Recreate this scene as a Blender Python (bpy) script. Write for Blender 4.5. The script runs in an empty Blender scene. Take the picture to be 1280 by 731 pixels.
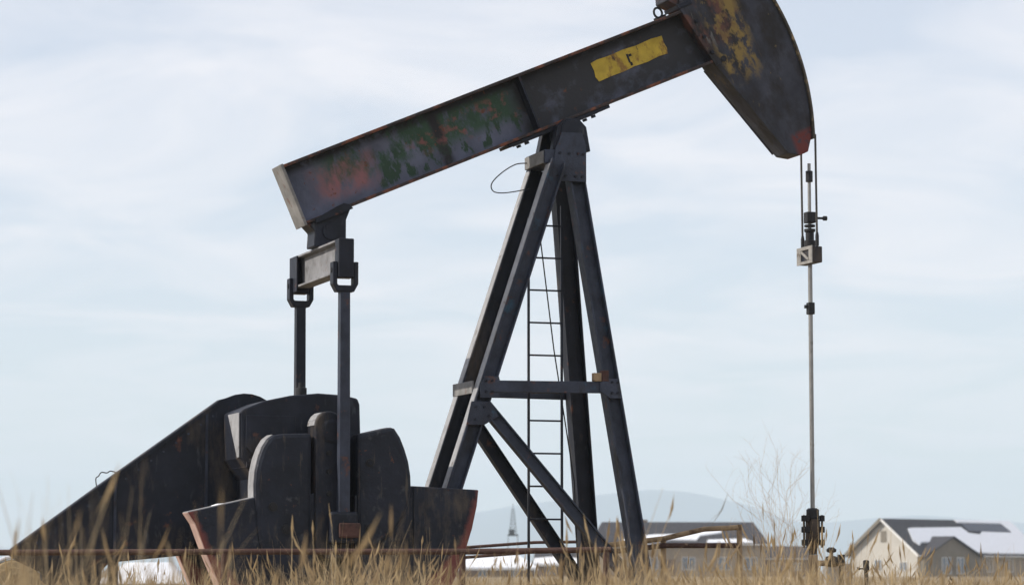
import bpy, bmesh, math, random
import numpy as np
from mathutils import Vector, Matrix

R = math.radians
random.seed(7)
scene = bpy.context.scene
col = scene.collection

# ------------------------------------------------------------------ camera
cam_data = bpy.data.cameras.new('camera')
cam = bpy.data.objects.new('camera', cam_data)
col.objects.link(cam)
cam.location = (0, 0, 0.80)
cam.rotation_euler = (R(90 + 5.622), 0, 0)
cam_data.sensor_width = 36
cam_data.lens = 99.0
cam_data.clip_start = 0.5
cam_data.clip_end = 60000
cam_data.dof.use_dof = True
cam_data.dof.focus_distance = 32.0
cam_data.dof.aperture_fstop = 3.0
scene.camera = cam

# ------------------------------------------------------------------ sky
SUN_EL, SUN_B = 33.0, -8.0            # sun to the left
sun_dir = Vector((-math.cos(R(SUN_EL)) * math.cos(R(SUN_B)), math.cos(R(SUN_EL)) * math.sin(R(SUN_B)), math.sin(R(SUN_EL))))
world = bpy.data.worlds.new('World')
scene.world = world
world.use_nodes = True
nt = world.node_tree
nt.nodes.clear()
N = nt.nodes.new
L = nt.links.new
w_out = N('ShaderNodeOutputWorld')
bg = N('ShaderNodeBackground')
sky = N('ShaderNodeTexSky')
sky.sky_type = 'NISHITA'
sky.sun_disc = False
sky.sun_elevation = R(SUN_EL)
sky.sun_rotation = R(-(90 - SUN_B))
sky.air_density = 1.0
sky.dust_density = 0.1
sky.ozone_density = 4.0
tc = N('ShaderNodeTexCoord')
sep = N('ShaderNodeSeparateXYZ')
L(tc.outputs['Generated'], sep.inputs[0])
# direction projected on a flat layer of high cloud
zz = N('ShaderNodeMath'); zz.operation = 'MAXIMUM'; zz.inputs[1].default_value = 0.0
L(sep.outputs['Z'], zz.inputs[0])
za = N('ShaderNodeMath'); za.operation = 'ADD'; za.inputs[1].default_value = 0.10
L(zz.outputs[0], za.inputs[0])
dx = N('ShaderNodeMath'); dx.operation = 'DIVIDE'
dy = N('ShaderNodeMath'); dy.operation = 'DIVIDE'
L(sep.outputs['X'], dx.inputs[0]); L(za.outputs[0], dx.inputs[1])
L(sep.outputs['Y'], dy.inputs[0]); L(za.outputs[0], dy.inputs[1])
cmb = N('ShaderNodeCombineXYZ')
L(dx.outputs[0], cmb.inputs[0]); L(dy.outputs[0], cmb.inputs[1])
mp = N('ShaderNodeMapping')
mp.inputs['Rotation'].default_value = (0, 0, R(8))
mp.inputs['Scale'].default_value = (1.15, 0.95, 1)
L(cmb.outputs[0], mp.inputs[0])
cn = N('ShaderNodeTexNoise')
cn.inputs['Scale'].default_value = 1.8
cn.inputs['Detail'].default_value = 7
cn.inputs['Roughness'].default_value = 0.5
cn.inputs['Distortion'].default_value = 0.9
L(mp.outputs[0], cn.inputs['Vector'])
cr = N('ShaderNodeMapRange')
cr.inputs['From Min'].default_value = 0.36
cr.inputs['From Max'].default_value = 0.66
cr.inputs['To Min'].default_value = 0.52
cr.inputs['To Max'].default_value = 0.90
L(cn.outputs['Fac'], cr.inputs['Value'])
mixc = N('ShaderNodeMix'); mixc.data_type = 'RGBA'
mixc.inputs['B'].default_value = (7.75, 7.55, 7.85, 1)
L(cr.outputs[0], mixc.inputs['Factor'])
L(sky.outputs[0], mixc.inputs['A'])
L(mixc.outputs['Result'], bg.inputs['Color'])
bg.inputs['Strength'].default_value = 0.131
L(bg.outputs[0], w_out.inputs['Surface'])

# ------------------------------------------------------------------ sun
sd = bpy.data.lights.new('sun', 'SUN')
sd.energy = 4.4
sd.angle = R(0.53)
sd.color = (1.0, 0.93, 0.82)
so = bpy.data.objects.new('sun', sd)
col.objects.link(so)
so.rotation_euler = (-sun_dir).to_track_quat('-Z', 'Y').to_euler()
so.location = (-20, 10, 30)

scene.view_settings.view_transform = 'Standard'
scene.view_settings.look = 'None'
scene.view_settings.exposure = 0.0
scene.view_settings.gamma = 1.0
scene.view_settings.use_curve_mapping = False
scene.cycles.volume_bounces = 3
scene.cycles.max_bounces = 8
scene.cycles.use_denoising = True

# ------------------------------------------------------------------ materials
def ramp_mask(nt, sock, lo, hi):
    m = nt.nodes.new('ShaderNodeMapRange')
    m.inputs['From Min'].default_value = lo
    m.inputs['From Max'].default_value = hi
    m.clamp = True
    nt.links.new(sock, m.inputs['Value'])
    return m.outputs[0]

def mul(nt, a, b):
    m = nt.nodes.new('ShaderNodeMath'); m.operation = 'MULTIPLY'
    nt.links.new(a, m.inputs[0])
    if isinstance(b, (int, float)): m.inputs[1].default_value = b
    else: nt.links.new(b, m.inputs[1])
    return m.outputs[0]

def noise(nt, vec, scale, detail=5, rough=0.6, stretch=None, off=0.0):
    if stretch or off:
        m = nt.nodes.new('ShaderNodeMapping')
        m.inputs['Scale'].default_value = stretch or (1, 1, 1)
        m.inputs['Location'].default_value = (off, off * 1.7, off * .6)
        nt.links.new(vec, m.inputs[0]); vec = m.outputs[0]
    n = nt.nodes.new('ShaderNodeTexNoise')
    n.inputs['Scale'].default_value = scale
    n.inputs['Detail'].default_value = detail
    n.inputs['Roughness'].default_value = rough
    nt.links.new(vec, n.inputs['Vector'])
    return n.outputs['Fac']

def mixcol(nt, fac, a, b):
    m = nt.nodes.new('ShaderNodeMix'); m.data_type = 'RGBA'
    if isinstance(fac, float): m.inputs['Factor'].default_value = fac
    else: nt.links.new(fac, m.inputs['Factor'])
    for s, k in ((a, 'A'), (b, 'B')):
        if isinstance(s, tuple): m.inputs[k].default_value = (*s, 1)
        else: nt.links.new(s, m.inputs[k])
    return m.outputs['Result']

def material(name, base, rough=0.65, var=0.35, vscale=3.0, patches=(), bump=0.15, bscale=30, metal=0.0, coords='Object', spec=0.25):
    """patches: (colour, noise scale, lo, hi, stretch, {axis: (lo0, lo1, hi0, hi1)}, offset)"""
    m = bpy.data.materials.new(name)
    m.use_nodes = True
    t = m.node_tree
    p = t.nodes['Principled BSDF']
    tcn = t.nodes.new('ShaderNodeTexCoord')
    vec = tcn.outputs[coords]
    dark = tuple(c * (1 - var) for c in base)
    lite = tuple(min(1, c * (1 + var)) for c in base)
    c = mixcol(t, ramp_mask(t, noise(t, vec, vscale), 0.3, 0.7), dark, lite)
    sp = t.nodes.new('ShaderNodeSeparateXYZ')
    t.links.new(vec, sp.inputs[0])
    for i, pt in enumerate(patches):
        colr, sc, lo, hi, stretch, win = pt[:6]
        off = pt[6] if len(pt) > 6 else 3.1 * (i + 1)
        f = ramp_mask(t, noise(t, vec, sc, 6, 0.65, stretch, off), lo, hi)
        for ax, (a0, a1, b0, b1) in (win or {}).items():
            f = mul(t, f, ramp_mask(t, sp.outputs[ax], a0, a1))
            f = mul(t, f, ramp_mask(t, sp.outputs[ax], b1, b0))
        c = mixcol(t, f, c, colr)
    t.links.new(c, p.inputs['Base Color'])
    p.inputs['Metallic'].default_value = metal
    p.inputs['Specular IOR Level'].default_value = spec
    rr = t.nodes.new('ShaderNodeMapRange')
    rr.inputs['To Min'].default_value = max(0.05, rough - 0.12)
    rr.inputs['To Max'].default_value = min(1, rough + 0.12)
    t.links.new(noise(t, vec, vscale * 3), rr.inputs['Value'])
    t.links.new(rr.outputs[0], p.inputs['Roughness'])
    if bump:
        b = t.nodes.new('ShaderNodeBump')
        b.inputs['Strength'].default_value = bump
        b.inputs['Distance'].default_value = 0.02
        t.links.new(noise(t, vec, bscale, 4), b.inputs['Height'])
        t.links.new(b.outputs[0], p.inputs['Normal'])
    return m

RUST = (0.13, 0.05, 0.028)
DUST = (0.11, 0.085, 0.062)
M = {}
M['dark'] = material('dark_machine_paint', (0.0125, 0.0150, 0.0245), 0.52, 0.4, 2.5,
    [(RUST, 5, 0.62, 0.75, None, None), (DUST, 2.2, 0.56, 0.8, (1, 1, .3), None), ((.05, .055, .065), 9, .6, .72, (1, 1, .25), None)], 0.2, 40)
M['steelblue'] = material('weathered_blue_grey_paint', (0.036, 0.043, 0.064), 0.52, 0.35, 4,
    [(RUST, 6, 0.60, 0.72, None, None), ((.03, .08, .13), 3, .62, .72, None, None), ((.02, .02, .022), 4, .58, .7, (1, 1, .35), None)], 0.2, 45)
M['equal'] = material('faded_grey_paint', (0.21, 0.21, 0.22), 0.65, 0.3, 4,
    [(RUST, 7, 0.62, 0.7, None, None), ((.1, .1, .1), 4, .58, .7, None, None)], 0.2, 40)
M['beam'] = material('scrawled_beam_paint', (0.100, 0.110, 0.155), 0.6, 0.3, 3, [
    ((.034, .035, .040), 2.2, .30, .50, (1, 1, 1), {'X': (-.62, -.35, 9, 10)}),          # darker forward half
    ((.034, .072, .044), 3.4, .44, .53, (1, 1, .55), {'X': (-3.0, -2.7, -.55, -.35), 'Z': (.30, .42, .9, 1.0)}),
    ((.026, .055, .032), 5.5, .52, .57, (1, 1, .5), {'X': (-2.6, -2.3, -.4, -.2), 'Z': (.13, .18, .5, .62)}, 9.0),
    ((.25, .115, .12), 4.5, .38, .58, (1, 1, .6), {'X': (-3.1, -2.85, -2.4, -2.2), 'Z': (.18, .30, .60, .68)}, 4.0),
    ((.20, .08, .075), 6, .54, .64, None, {'X': (-1.9, -1.6, -.5, -.4), 'Z': (.3, .4, .6, .72)}, 6.0),
    ((.020, .018, .020), 3.5, .34, .5, None, {'X': (-1.52, -1.46, -1.40, -1.33)}, 2.0),
    ((.018, .018, .020), 6, .28, .5, None, {'Z': (.66, .74, 2, 3)}, 12.0),  # dark band paints the shade under the top flange
    (RUST, 8, .63, .7, None, None)], 0.2, 35)
M['beam_edge'] = material('rusty_flange_paint', (0.040, 0.032, 0.032), 0.7, 0.4, 5,
    [((.19, .07, .04), 6, .48, .62, (1, 1, 1), None), ((.02, .02, .024), 4, .55, .65, None, None)], 0.25, 40)
M['endplate'] = material('sunlit_pale_end_plate', (0.21, 0.205, 0.20), 0.7, 0.3, 5, [(RUST, 6, .6, .72, None, None)], 0.2, 30)  # pale tone puts sunlight into the colour of left-facing ends
M['head'] = material('patchy_horsehead_paint', (0.042, 0.045, 0.060), 0.6, 0.35, 3.5, [
    ((.022, .02, .02), 3, .45, .6, (1, 1, .5), None),
    ((.23, .16, .05), 5.0, .465, .55, (1.3, 1, .75), {'X': (2.05, 2.16, 2.50, 2.62), 'Z': (-.3, -.05, .85, 1.1)}, 5.3),
    ((.11, .05, .038), 5.5, .47, .60, (1.2, 1, .7), {'X': (1.75, 1.8, 2.45, 2.6), 'Z': (.2, .45, 1.6, 2.0)}, 8.4),
    ((.12, .115, .11), 7, .55, .62, (2, 1, .4), {'X': (1.9, 1.95, 2.12, 2.2), 'Z': (.2, .35, .7, .8)}, 2.4),
    ((.15, .11, .05), 9, .64, .70, (1, 1, .5), {'Z': (-.7, -.5, .4, .6)}, 7.7),
    ((.14, .034, .030), 5, .30, .40, None, {'Z': (-3, -2.9, -1.06, -1.00), 'X': (2.56, 2.62, 9, 10)}, 1.1)], 0.2, 30)
M['arc'] = material('worn_arc_plate', (0.07, 0.062, 0.05), 0.6, 0.4, 6, [((.30, .22, .12), 7, .52, .62, None, None), (RUST, 9, .58, .7, None, None)], 0.2, 40)
M['yellow'] = material('scuffed_yellow_panel', (0.50, 0.36, 0.05), 0.6, 0.22, 6, [
    ((.26, .15, .04), 9, .52, .62, (1, 1, .5), None), ((.06, .05, .04), 13, .60, .66, (1, 1, .4), None), ((.5, .37, .08), 5, .58, .7, None, None)], 0.15, 40)
def weight_mat(name, cx, cz, r0):
    m = material(name, (0.0130, 0.0160, 0.0260), 0.52, 0.35, 3, [(DUST, 3, .58, .8, (1, 1, .35), None), ((.05, .052, .06), 6, .6, .7, None, None), ((.07, .06, .05), 10, .58, .72, (1.6, 1, .22), None), (RUST, 12, .66, .72, None, None)], .55, 22)
    t = m.node_tree; p = t.nodes['Principled BSDF']
    tcn = t.nodes.new('ShaderNodeTexCoord')
    sp = t.nodes.new('ShaderNodeSeparateXYZ'); t.links.new(tcn.outputs['Object'], sp.inputs[0])
    cb = t.nodes.new('ShaderNodeCombineXYZ'); t.links.new(sp.outputs['X'], cb.inputs[0]); t.links.new(sp.outputs['Z'], cb.inputs[2])
    vm = t.nodes.new('ShaderNodeVectorMath'); vm.operation = 'DISTANCE'
    t.links.new(cb.outputs[0], vm.inputs[0]); vm.inputs[1].default_value = (cx, 0, cz)
    n = noise(t, tcn.outputs['Object'], 4)
    a = t.nodes.new('ShaderNodeMath'); a.operation = 'MULTIPLY_ADD'; a.inputs[1].default_value = .22; t.links.new(n, a.inputs[0])
    t.links.new(vm.outputs['Value'], a.inputs[2])
    f = ramp_mask(t, a.outputs[0], r0, r0 + .06)
    old = p.inputs['Base Color'].links[0].from_socket
    t.links.new(mixcol(t, mul(t, f, .92), old, (.17, .050, .042)), p.inputs['Base Color'])
    return m
M['weight'] = weight_mat('counterweight_paint_with_red_rim', -2.9, 1.9, 1.69)
M['rim'] = material('painted_sunlit_edge', (0.30, 0.30, 0.31), 0.6, 0.25, 6, [((.16, .14, .13), 7, .58, .68, None, None)], 0.15, 40)  # pale tone paints sunlight onto left-facing edges and faces
M['pinkrim'] = material('sunlit_red_edge_paint', (0.52, 0.36, 0.31), 0.7, 0.2, 6, [((.30, .12, .09), 7, .58, .7, None, None)], 0.15, 40)  # red edge lightened to pink, painting in the sun on it
M['wellbrown'] = material('oily_brown_iron', (0.055, 0.038, 0.026), 0.5, 0.5, 8, [((.015, .013, .012), 6, .5, .6, None, None)], 0.2, 40)
M['rust'] = material('rusty_pipe', (0.075, 0.042, 0.034), 0.8, 0.4, 6, [((.06, .03, .025), 4, .5, .65, None, None), ((.25, .17, .11), 9, .62, .7, None, None)], 0.3, 50)
M['tanpipe'] = material('bleached_tan_pipe', (0.30, 0.215, 0.13), 0.8, 0.3, 5, [((.11, .07, .045), 5, .52, .64, None, None)], 0.2, 50)
M['rod'] = material('polished_steel_rod', (0.27, 0.265, 0.255), 0.42, 0.15, 8, [((.12, .11, .10), 6, .62, .72, None, None)], 0.05, 60, metal=0.55)
M['cable'] = material('greased_wire_rope', (0.06, 0.055, 0.05), 0.6, 0.3, 30, [], 0.2, 200)
M['black'] = material('black_iron', (0.018, 0.018, 0.02), 0.55, 0.3, 10, [], 0.1, 60)
M['orange'] = material('rust_orange_bearing_cap', (0.085, 0.042, 0.034), 0.75, 0.4, 9, [((.05, .03, .025), 8, .52, .62, None, None)], 0.2, 50)
M['pale'] = material('sunlit_carrier_metal', (0.26, 0.25, 0.235), 0.6, 0.25, 10, [((.1, .08, .06), 9, .58, .66, None, None)], 0.1, 60)  # pale tone for the sunlit rear face of the carrier
M['snow'] = material('settled_snow', (0.80, 0.82, 0.86), 0.8, 0.05, 3, [], 0.25, 6, spec=0.2)
M['straw'] = material('baled_straw', (0.36, 0.27, 0.155), 0.95, 0.35, 14, [], 0.5, 60)
M['grey'] = material('grey_enamel', (0.25, 0.26, 0.27), 0.6, 0.12, 5, [], 0.05, 40)
M['white'] = material('white_paint', (0.75, 0.75, 0.74), 0.6, 0.06, 5, [], 0.05, 30)
M['cream'] = material('cream_siding', (0.50, 0.475, 0.43), 0.8, 0.06, 1.2, [], 0.1, 8)
M['taupe'] = material('taupe_siding', (0.20, 0.175, 0.14), 0.8, 0.1, 1.2, [], 0.1, 8)
M['tanwall'] = material('tan_siding', (0.32, 0.26, 0.195), 0.8, 0.15, 1.0, [], 0.1, 8)
M['brownwall'] = material('brown_siding', (0.20, 0.14, 0.10), 0.8, 0.1, 1.0, [], 0.1, 8)
M['shingle'] = material('dark_shingle', (0.050, 0.048, 0.056), 0.9, 0.3, 2.5, [((.1, .09, .085), 12, .55, .7, None, None)], 0.3, 12)
M['solar'] = material('solar_glass', (0.012, 0.016, 0.04), 0.2, 0.2, 3, [], 0.0, 10, spec=.5)
M['glass'] = material('window_glass', (0.16, 0.19, 0.23), 0.15, 0.15, 2, [], 0.0, 10, spec=.6)
M['twig'] = material('bleached_twig', (0.40, 0.30, 0.21), 0.9, 0.3, 20, [], 0.1, 60)
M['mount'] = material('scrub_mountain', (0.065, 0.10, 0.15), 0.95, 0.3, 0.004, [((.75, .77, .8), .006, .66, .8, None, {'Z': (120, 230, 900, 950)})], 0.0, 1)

# ------------------------------------------------------------------ mesh helpers
class MB:
    def __init__(self): self.v = []; self.f = []
    def add(self, vs, fs):
        b = len(self.v); self.v += [tuple(x) for x in vs]; self.f += [tuple(i + b for i in f) for f in fs]; return self
    def box(self, x0, x1, y0, y1, z0, z1):
        vs = [(x, y, z) for z in (z0, z1) for y in (y0, y1) for x in (x0, x1)]
        return self.add(vs, [(0, 2, 3, 1), (4, 5, 7, 6), (0, 1, 5, 4), (2, 6, 7, 3), (0, 4, 6, 2), (1, 3, 7, 5)])
    def prism(self, prof, y0, y1):                       # (x, z) outline swept from y0 to y1
        n = len(prof)
        vs = [(x, y0, z) for x, z in prof] + [(x, y1, z) for x, z in prof]
        fs = [tuple(range(n)), tuple(reversed(range(n, 2 * n)))] + [(i, i + n, (i + 1) % n + n, (i + 1) % n) for i in range(n)]
        return self.add(vs, fs)
    def strut(self, p0, p1, w, d, side=(0, 1, 0)):
        p0, p1, s = Vector(p0), Vector(p1), Vector(side)
        a = (p1 - p0).normalized(); s = (s - a * s.dot(a)).normalized(); c = a.cross(s)
        vs = [p + s * (i * d / 2) + c * (j * w / 2) for p in (p0, p1) for i, j in ((-1, -1), (1, -1), (1, 1), (-1, 1))]
        return self.add(vs, [(0, 3, 2, 1), (4, 5, 6, 7), (0, 1, 5, 4), (1, 2, 6, 5), (2, 3, 7, 6), (3, 0, 4, 7)])
    def hbeam(self, p0, p1, w, d, t, side=(0, 1, 0)):   # flanges square to c, web along c
        p0, p1, s = Vector(p0), Vector(p1), Vector(side)
        a = (p1 - p0).normalized(); s = (s - a * s.dot(a)).normalized(); c = a.cross(s)
        for k in (-1, 1):
            o = c * (k * (w - t) / 2); self.strut(p0 + o, p1 + o, t, d, s)
        return self.strut(p0, p1, w - 2 * t + .004, t, s)
    def tube(self, pts, r, n=8, r1=None):
        pts = [Vector(p) for p in pts]; b = len(self.v); m = len(pts)
        ref = None
        for i, p in enumerate(pts):
            a = (pts[min(i + 1, m - 1)] - pts[max(i - 1, 0)]).normalized()
            if ref is None: ref = Vector((0, 0, 1)) if abs(a.z) < .9 else Vector((1, 0, 0))
            s = (ref - a * ref.dot(a)).normalized(); ref = s; c = a.cross(s)
            rr = r if r1 is None else r + (r1 - r) * i / (m - 1)
            self.v += [tuple(p + (s * math.cos(q) + c * math.sin(q)) * rr) for q in [2 * math.pi * k / n for k in range(n)]]
        for i in range(m - 1):
            for k in range(n):
                self.f.append((b + i * n + k, b + i * n + (k + 1) % n, b + (i + 1) * n + (k + 1) % n, b + (i + 1) * n + k))
        self.f.append(tuple(b + k for k in reversed(range(n)))); self.f.append(tuple(b + (m - 1) * n + k for k in range(n)))
        return self
    def lathe(self, prof, c, axis='z', n=20):            # prof: (radius, height)
        b = len(self.v); m = len(prof); c = Vector(c)
        for r, h in prof:
            for k in range(n):
                q = 2 * math.pi * k / n; x, y = r * math.cos(q), r * math.sin(q)
                self.v.append(tuple(c + Vector({'z': (x, y, h), 'y': (x, h, y), 'x': (h, x, y)}[axis])))
        for i in range(m - 1):
            for k in range(n):
                self.f.append((b + i * n + k, b + i * n + (k + 1) % n, b + (i + 1) * n + (k + 1) % n, b + (i + 1) * n + k))
        self.f.append(tuple(b + k for k in reversed(range(n)))); self.f.append(tuple(b + (m - 1) * n + k for k in range(n)))
        return self
    def build(self, name, mat, parent=None, bevel=0.0, smooth=False):
        me = bpy.data.meshes.new(name)
        me.from_pydata(self.v, [], self.f)
        bm = bmesh.new(); bm.from_mesh(me)
        bmesh.ops.recalc_face_normals(bm, faces=bm.faces)
        bm.to_mesh(me); bm.free()
        me.materials.append(mat)
        if smooth:
            me.shade_smooth()
            me.set_sharp_from_angle(angle=R(40))
        o = bpy.data.objects.new(name, me)
        col.objects.link(o)
        o.parent = parent
        if bevel:
            b = o.modifiers.new('bevel', 'BEVEL'); b.width = bevel; b.segments = 2; b.limit_method = 'ANGLE'; b.angle_limit = R(35)
        return o

def smooth_path(pts, n=6):                               # Catmull-Rom through the points
    P = [Vector(p) for p in pts]; out = []
    for i in range(len(P) - 1):
        a, b, c, d = P[max(i - 1, 0)], P[i], P[i + 1], P[min(i + 2, len(P) - 1)]
        for k in range(n):
            t = k / n
            out.append(.5 * ((2 * b) + (c - a) * t + (2 * a - 5 * b + 4 * c - d) * t * t + (3 * b - a - 3 * c + d) * t ** 3))
    return out + [P[-1]]

def tag(o, label=None, cat=None, group=None, kind=None):
    if label: o['label'] = label
    if cat: o['category'] = cat
    if group: o['group'] = group
    if kind: o['kind'] = kind
    return o

def empty(name, loc=(0, 0, 0), rz=0.0):
    o = bpy.data.objects.new(name, None)
    o.empty_display_size = .3
    col.objects.link(o); o.location = loc; o.rotation_euler = (0, 0, rz)
    return o

def copy_obj(o, parent, loc):
    c = o.copy(); col.objects.link(c); c.parent = parent; c.location = loc; return c

# ------------------------------------------------------------------ ground
def ground_height(x, y):
    return 0.05 * np.sin(x * .31 + 1) * np.cos(y * .23) + .03 * np.sin(x * .9 + y * .7)
def build_ground():
    xs = np.concatenate([[-7600, -3000, -900, -300, -120, -50], np.linspace(-24, 24, 49), [50, 120, 300, 900, 3000, 7600]])
    ys = np.concatenate([[-2500, -600, -150, -30], np.linspace(0, 60, 61), [75, 95, 130, 200, 400, 900, 2500, 6000, 10200]])
    vs, fs = [], []
    for y in ys:
        for x in xs:
            near = 1.0 if (abs(x) < 24 and 0 <= y <= 60) else 0.0
            vs.append((x, y, float(ground_height(x, y)) * near))
    nx = len(xs)
    for j in range(len(ys) - 1):
        for i in range(nx - 1):
            a = j * nx + i; fs.append((a, a + 1, a + nx + 1, a + nx))
    mb = MB().add(vs, fs)
    m = material('dry_prairie_soil', (0.25, 0.19, 0.115), 0.95, 0.3, .5, [((.13, .10, .07), .12, .5, .65, None, None), ((.74, .76, .80), .05, .62, .66, (1, .35, 1), {'Y': (90, 120, 9000, 9999)}), ((.33, .26, .16), 3, .5, .7, None, None)], 0.4, 6)
    o = mb.build('ground', m, smooth=True)
    tag(o, 'dry straw coloured prairie ground under the tall grass', None, kind='structure')
build_ground()

def build_mountains():
    prof = [(-6500, 60), (-4200, 120), (-2600, 90), (-1500, 70), (-1000, 90), (-500, 120), (-260, 160), (-115, 183), (0, 204), (153, 222), (281, 239), (400, 252), (459, 255), (540, 250), (612, 239), (740, 209), (841, 171), (943, 147),
            (1071, 158), (1300, 175), (1632, 150), (2300, 190), (3400, 130), (4800, 170), (6500, 80)]
    px = [p[0] for p in prof]; pz = [p[1] for p in prof]
    rnd = random.Random(3)
    xs = np.linspace(-6500, 6500, 420)
    ph = [(rnd.uniform(.004, .05), rnd.uniform(0, 6.3)) for _ in range(14)]
    vs, fs = [], []
    rows = [(-1400, 0.0), (-1000, .18), (-650, .45), (-350, .70), (-120, .92), (0, 1.0), (200, .8), (600, 0.0)]
    for dy, k in rows:
        for x in xs:
            z = float(np.interp(x, px, pz))
            n = sum(math.sin(x * a + b + dy * .006 * (i % 4)) / (a * 100 + .6) for i, (a, b) in enumerate(ph)) * 1.1
            edge = k * (1 - k) * 4
            vs.append((x, 9000 + dy + 60 * edge * math.sin(x * .011 + dy), max(-6, (z + n * (.35 + edge * 3)) * k - (6 if k == 0 else 0))))
    n = len(xs)
    for j in range(len(rows) - 1):
        for i in range(n - 1):
            a = j * n + i; fs.append((a, a + 1, a + n + 1, a + n))
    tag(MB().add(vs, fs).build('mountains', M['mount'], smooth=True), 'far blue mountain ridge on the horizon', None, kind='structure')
build_mountains()

# ------------------------------------------------------------------ pump jack
# local axes: x along the walking beam toward the horsehead, y away from the camera, z up
YAW = R(19)
pump = empty('pump_jack', (0.588, 32.0, 0), YAW)
tag(pump, 'dark weathered oil pump jack with tilted beam, horsehead and counterweights', 'pump jack')
BZ = 5.80                                                   # centre bearing height
PHI = R(23.2)

def in_pump(name, mb, mat, parent=None, bevel=.006, smooth=False):
    return mb.build(name, mat, parent or pump, bevel, smooth)

# --- walking beam (built along its own axis, tilted about the centre bearing)
H0, H1, S0, S1, TF = .100, .805, -3.30, 2.25, .034
mb = MB().box(S0, S1, -.012, .012, H0 + TF - .002, H1 - TF + .002)
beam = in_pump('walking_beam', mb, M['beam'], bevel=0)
beam.location = (0, 0, BZ); beam.rotation_euler = (0, -PHI, 0)
MB().box(S0, 1.85, -.19, .19, H1 - TF, H1).build('top_flange', M['beam_edge'], beam, .006)
MB().box(S0, 1.995, -.19, .19, H0, H0 + TF).build('bottom_flange', M['beam_edge'], beam, .006)
MB().box(S0 - .035, S0 - .001, -.195, .195, H0 - .01, H1 + .012).build('end_plate', M['endplate'], beam, .006)
for s in (-.32,):
    for sg in (-1, 1):
        MB().box(s - .012, s + .012, min(sg * .0125, sg * .178), max(sg * .0125, sg * .178), H0 + TF + .001, H1 - TF - .001).build('stiffener', M['dark'], beam, .003)
# yellow panel on the near face of the web, with its dark mark
yo = [(.64, .385), (.80, .392), (.98, .388), (1.12, .400), (1.30, .392), (1.46, .405), (1.575, .398), (1.592, .46), (1.580, .54), (1.588, .615), (1.44, .628), (1.24, .618), (1.06, .630), (.86, .622), (.72, .630), (.625, .618), (.632, .52), (.618, .45)]
yp = MB().prism(yo, -.020, -.0135).build('yellow_panel', M['yellow'], beam, .001)
for (a, b, c, d) in ((1.075, 1.10, .46, .565), (1.102, 1.14, .525, .555), (1.085, 1.115, .42, .46)):
    MB().box(a, b, -.0225, -.0205, c, d).build('painted_mark', M['black'], yp)
# eye bolts and a lifting shackle on top beside the horsehead
mb = MB()
mb.tube([(1.66 + .05 * math.cos(a), 0, H1 + .075 + .06 * math.sin(a)) for a in np.linspace(-1.2, 4.34, 14)], .014, 8)
mb.box(1.60, 1.72, -.05, .05, H1 + .001, H1 + .03)
mb.build('lifting_shackle', M['black'], beam, 0, True)

# --- horsehead
RAD = 3.08
def arc_pts(a0, a1, n, r=RAD):
    return [(r * math.cos(a), r * math.sin(a)) for a in np.linspace(a0, a1, n)]
a_top, a_bot = R(43), R(-21.6)
prof = [(1.745, .97), (1.93, 1.5), (2.08, 1.98), (2.19, 2.07)] + arc_pts(a_top, a_bot, 34, RAD - .028) + [(2.72, -1.28), (2.60, -1.285), (2.47, -1.21), (2.012, .073), (1.845, .86)]
mb = MB().prism(prof, -.18, .18)
head = mb.build('horsehead', M['head'], pump, .01)
head.location = (0, 0, BZ); head.rotation_euler = (0, -PHI, 0)
ap = arc_pts(a_top + .01, a_bot - .012, 40, RAD) + list(reversed(arc_pts(a_top + .01, a_bot - .012, 40, RAD - .027)))
MB().prism(ap, -.215, .215).build('arc_plate', M['arc'], head, .003)
# stiffener rim on the side plates
def rim(name, pts, w, sg, par, mat, proud=.022, base=.18):
    m_ = MB()
    for p, q in zip(pts[:-1], pts[1:]):
        m_.strut((p[0], sg * (base + proud / 2), p[1]), (q[0], sg * (base + proud / 2), q[1]), w, proud, (0, 1, 0))
    return m_.build(name, mat, par, .002)
for sg in (-1, 1):
    rim('side_rim', [(2.47, -1.16), (2.04, .06)], .05, sg, head, M['head'])
    rim('side_rim', [(1.89, .86), (2.12, 1.9)], .05, sg, head, M['head'])
MB().box(1.83, 2.02, -.205, .205, .83, .88).build('hinge_bar', M['dark'], head, .006)
for h in (.22, .42, .62):
    MB().lathe([(.022, 0), (.022, .02)], (2.055 - .1 * h, -.203, h), 'y', 8).build('bolt', M['dark'], head)
MB().lathe([(.035, 0), (.035, .012)], (2.14, -.1945, .10), 'y', 14).build('pin_hole', M['black'], head)

# --- centre (saddle) bearing
mb = MB().box(-.58, .42, -.17, .17, .052, .098)
sad = mb.build('saddle_plate', M['dark'], pump, .006); sad.location = (0, 0, BZ); sad.rotation_euler = (0, -PHI, 0)
for s in (-.52, .36):
    for y in (-.14, .14):
        MB().lathe([(.03, -.03), (.03, 0)], (s, y, .05), 'z', 6).build('bolt', M['dark'], sad)
for s in (-.66, .50):
    MB().box(s - .09, s + .09, -.16, .16, .058, .097).build('clamp_block', M['dark'], sad, .006)
mb = MB().lathe([(.11, -.33), (.135, -.32), (.135, -.22), (.10, -.21), (.10, .21), (.135, .22), (.135, .32), (.11, .33)], (0, 0, BZ - .03), 'y', 24)
in_pump('centre_bearing', mb, M['dark'], bevel=0, smooth=True)
mb = MB().prism([(-.24, BZ - .26), (.22, BZ - .26), (.17, BZ + .02), (.08, BZ + .11), (-.08, BZ + .11), (-.18, BZ + .02)], -.31, -.19)
mb.prism([(-.24, BZ - .26), (.22, BZ - .26), (.17, BZ + .02), (.08, BZ + .11), (-.08, BZ + .11), (-.18, BZ + .02)], .19, .31)
in_pump('bearing_housing', mb, M['dark'], bevel=.01)
mb = MB().box(-.34, .13, -.33, .33, BZ - .42, BZ - .262)
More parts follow.
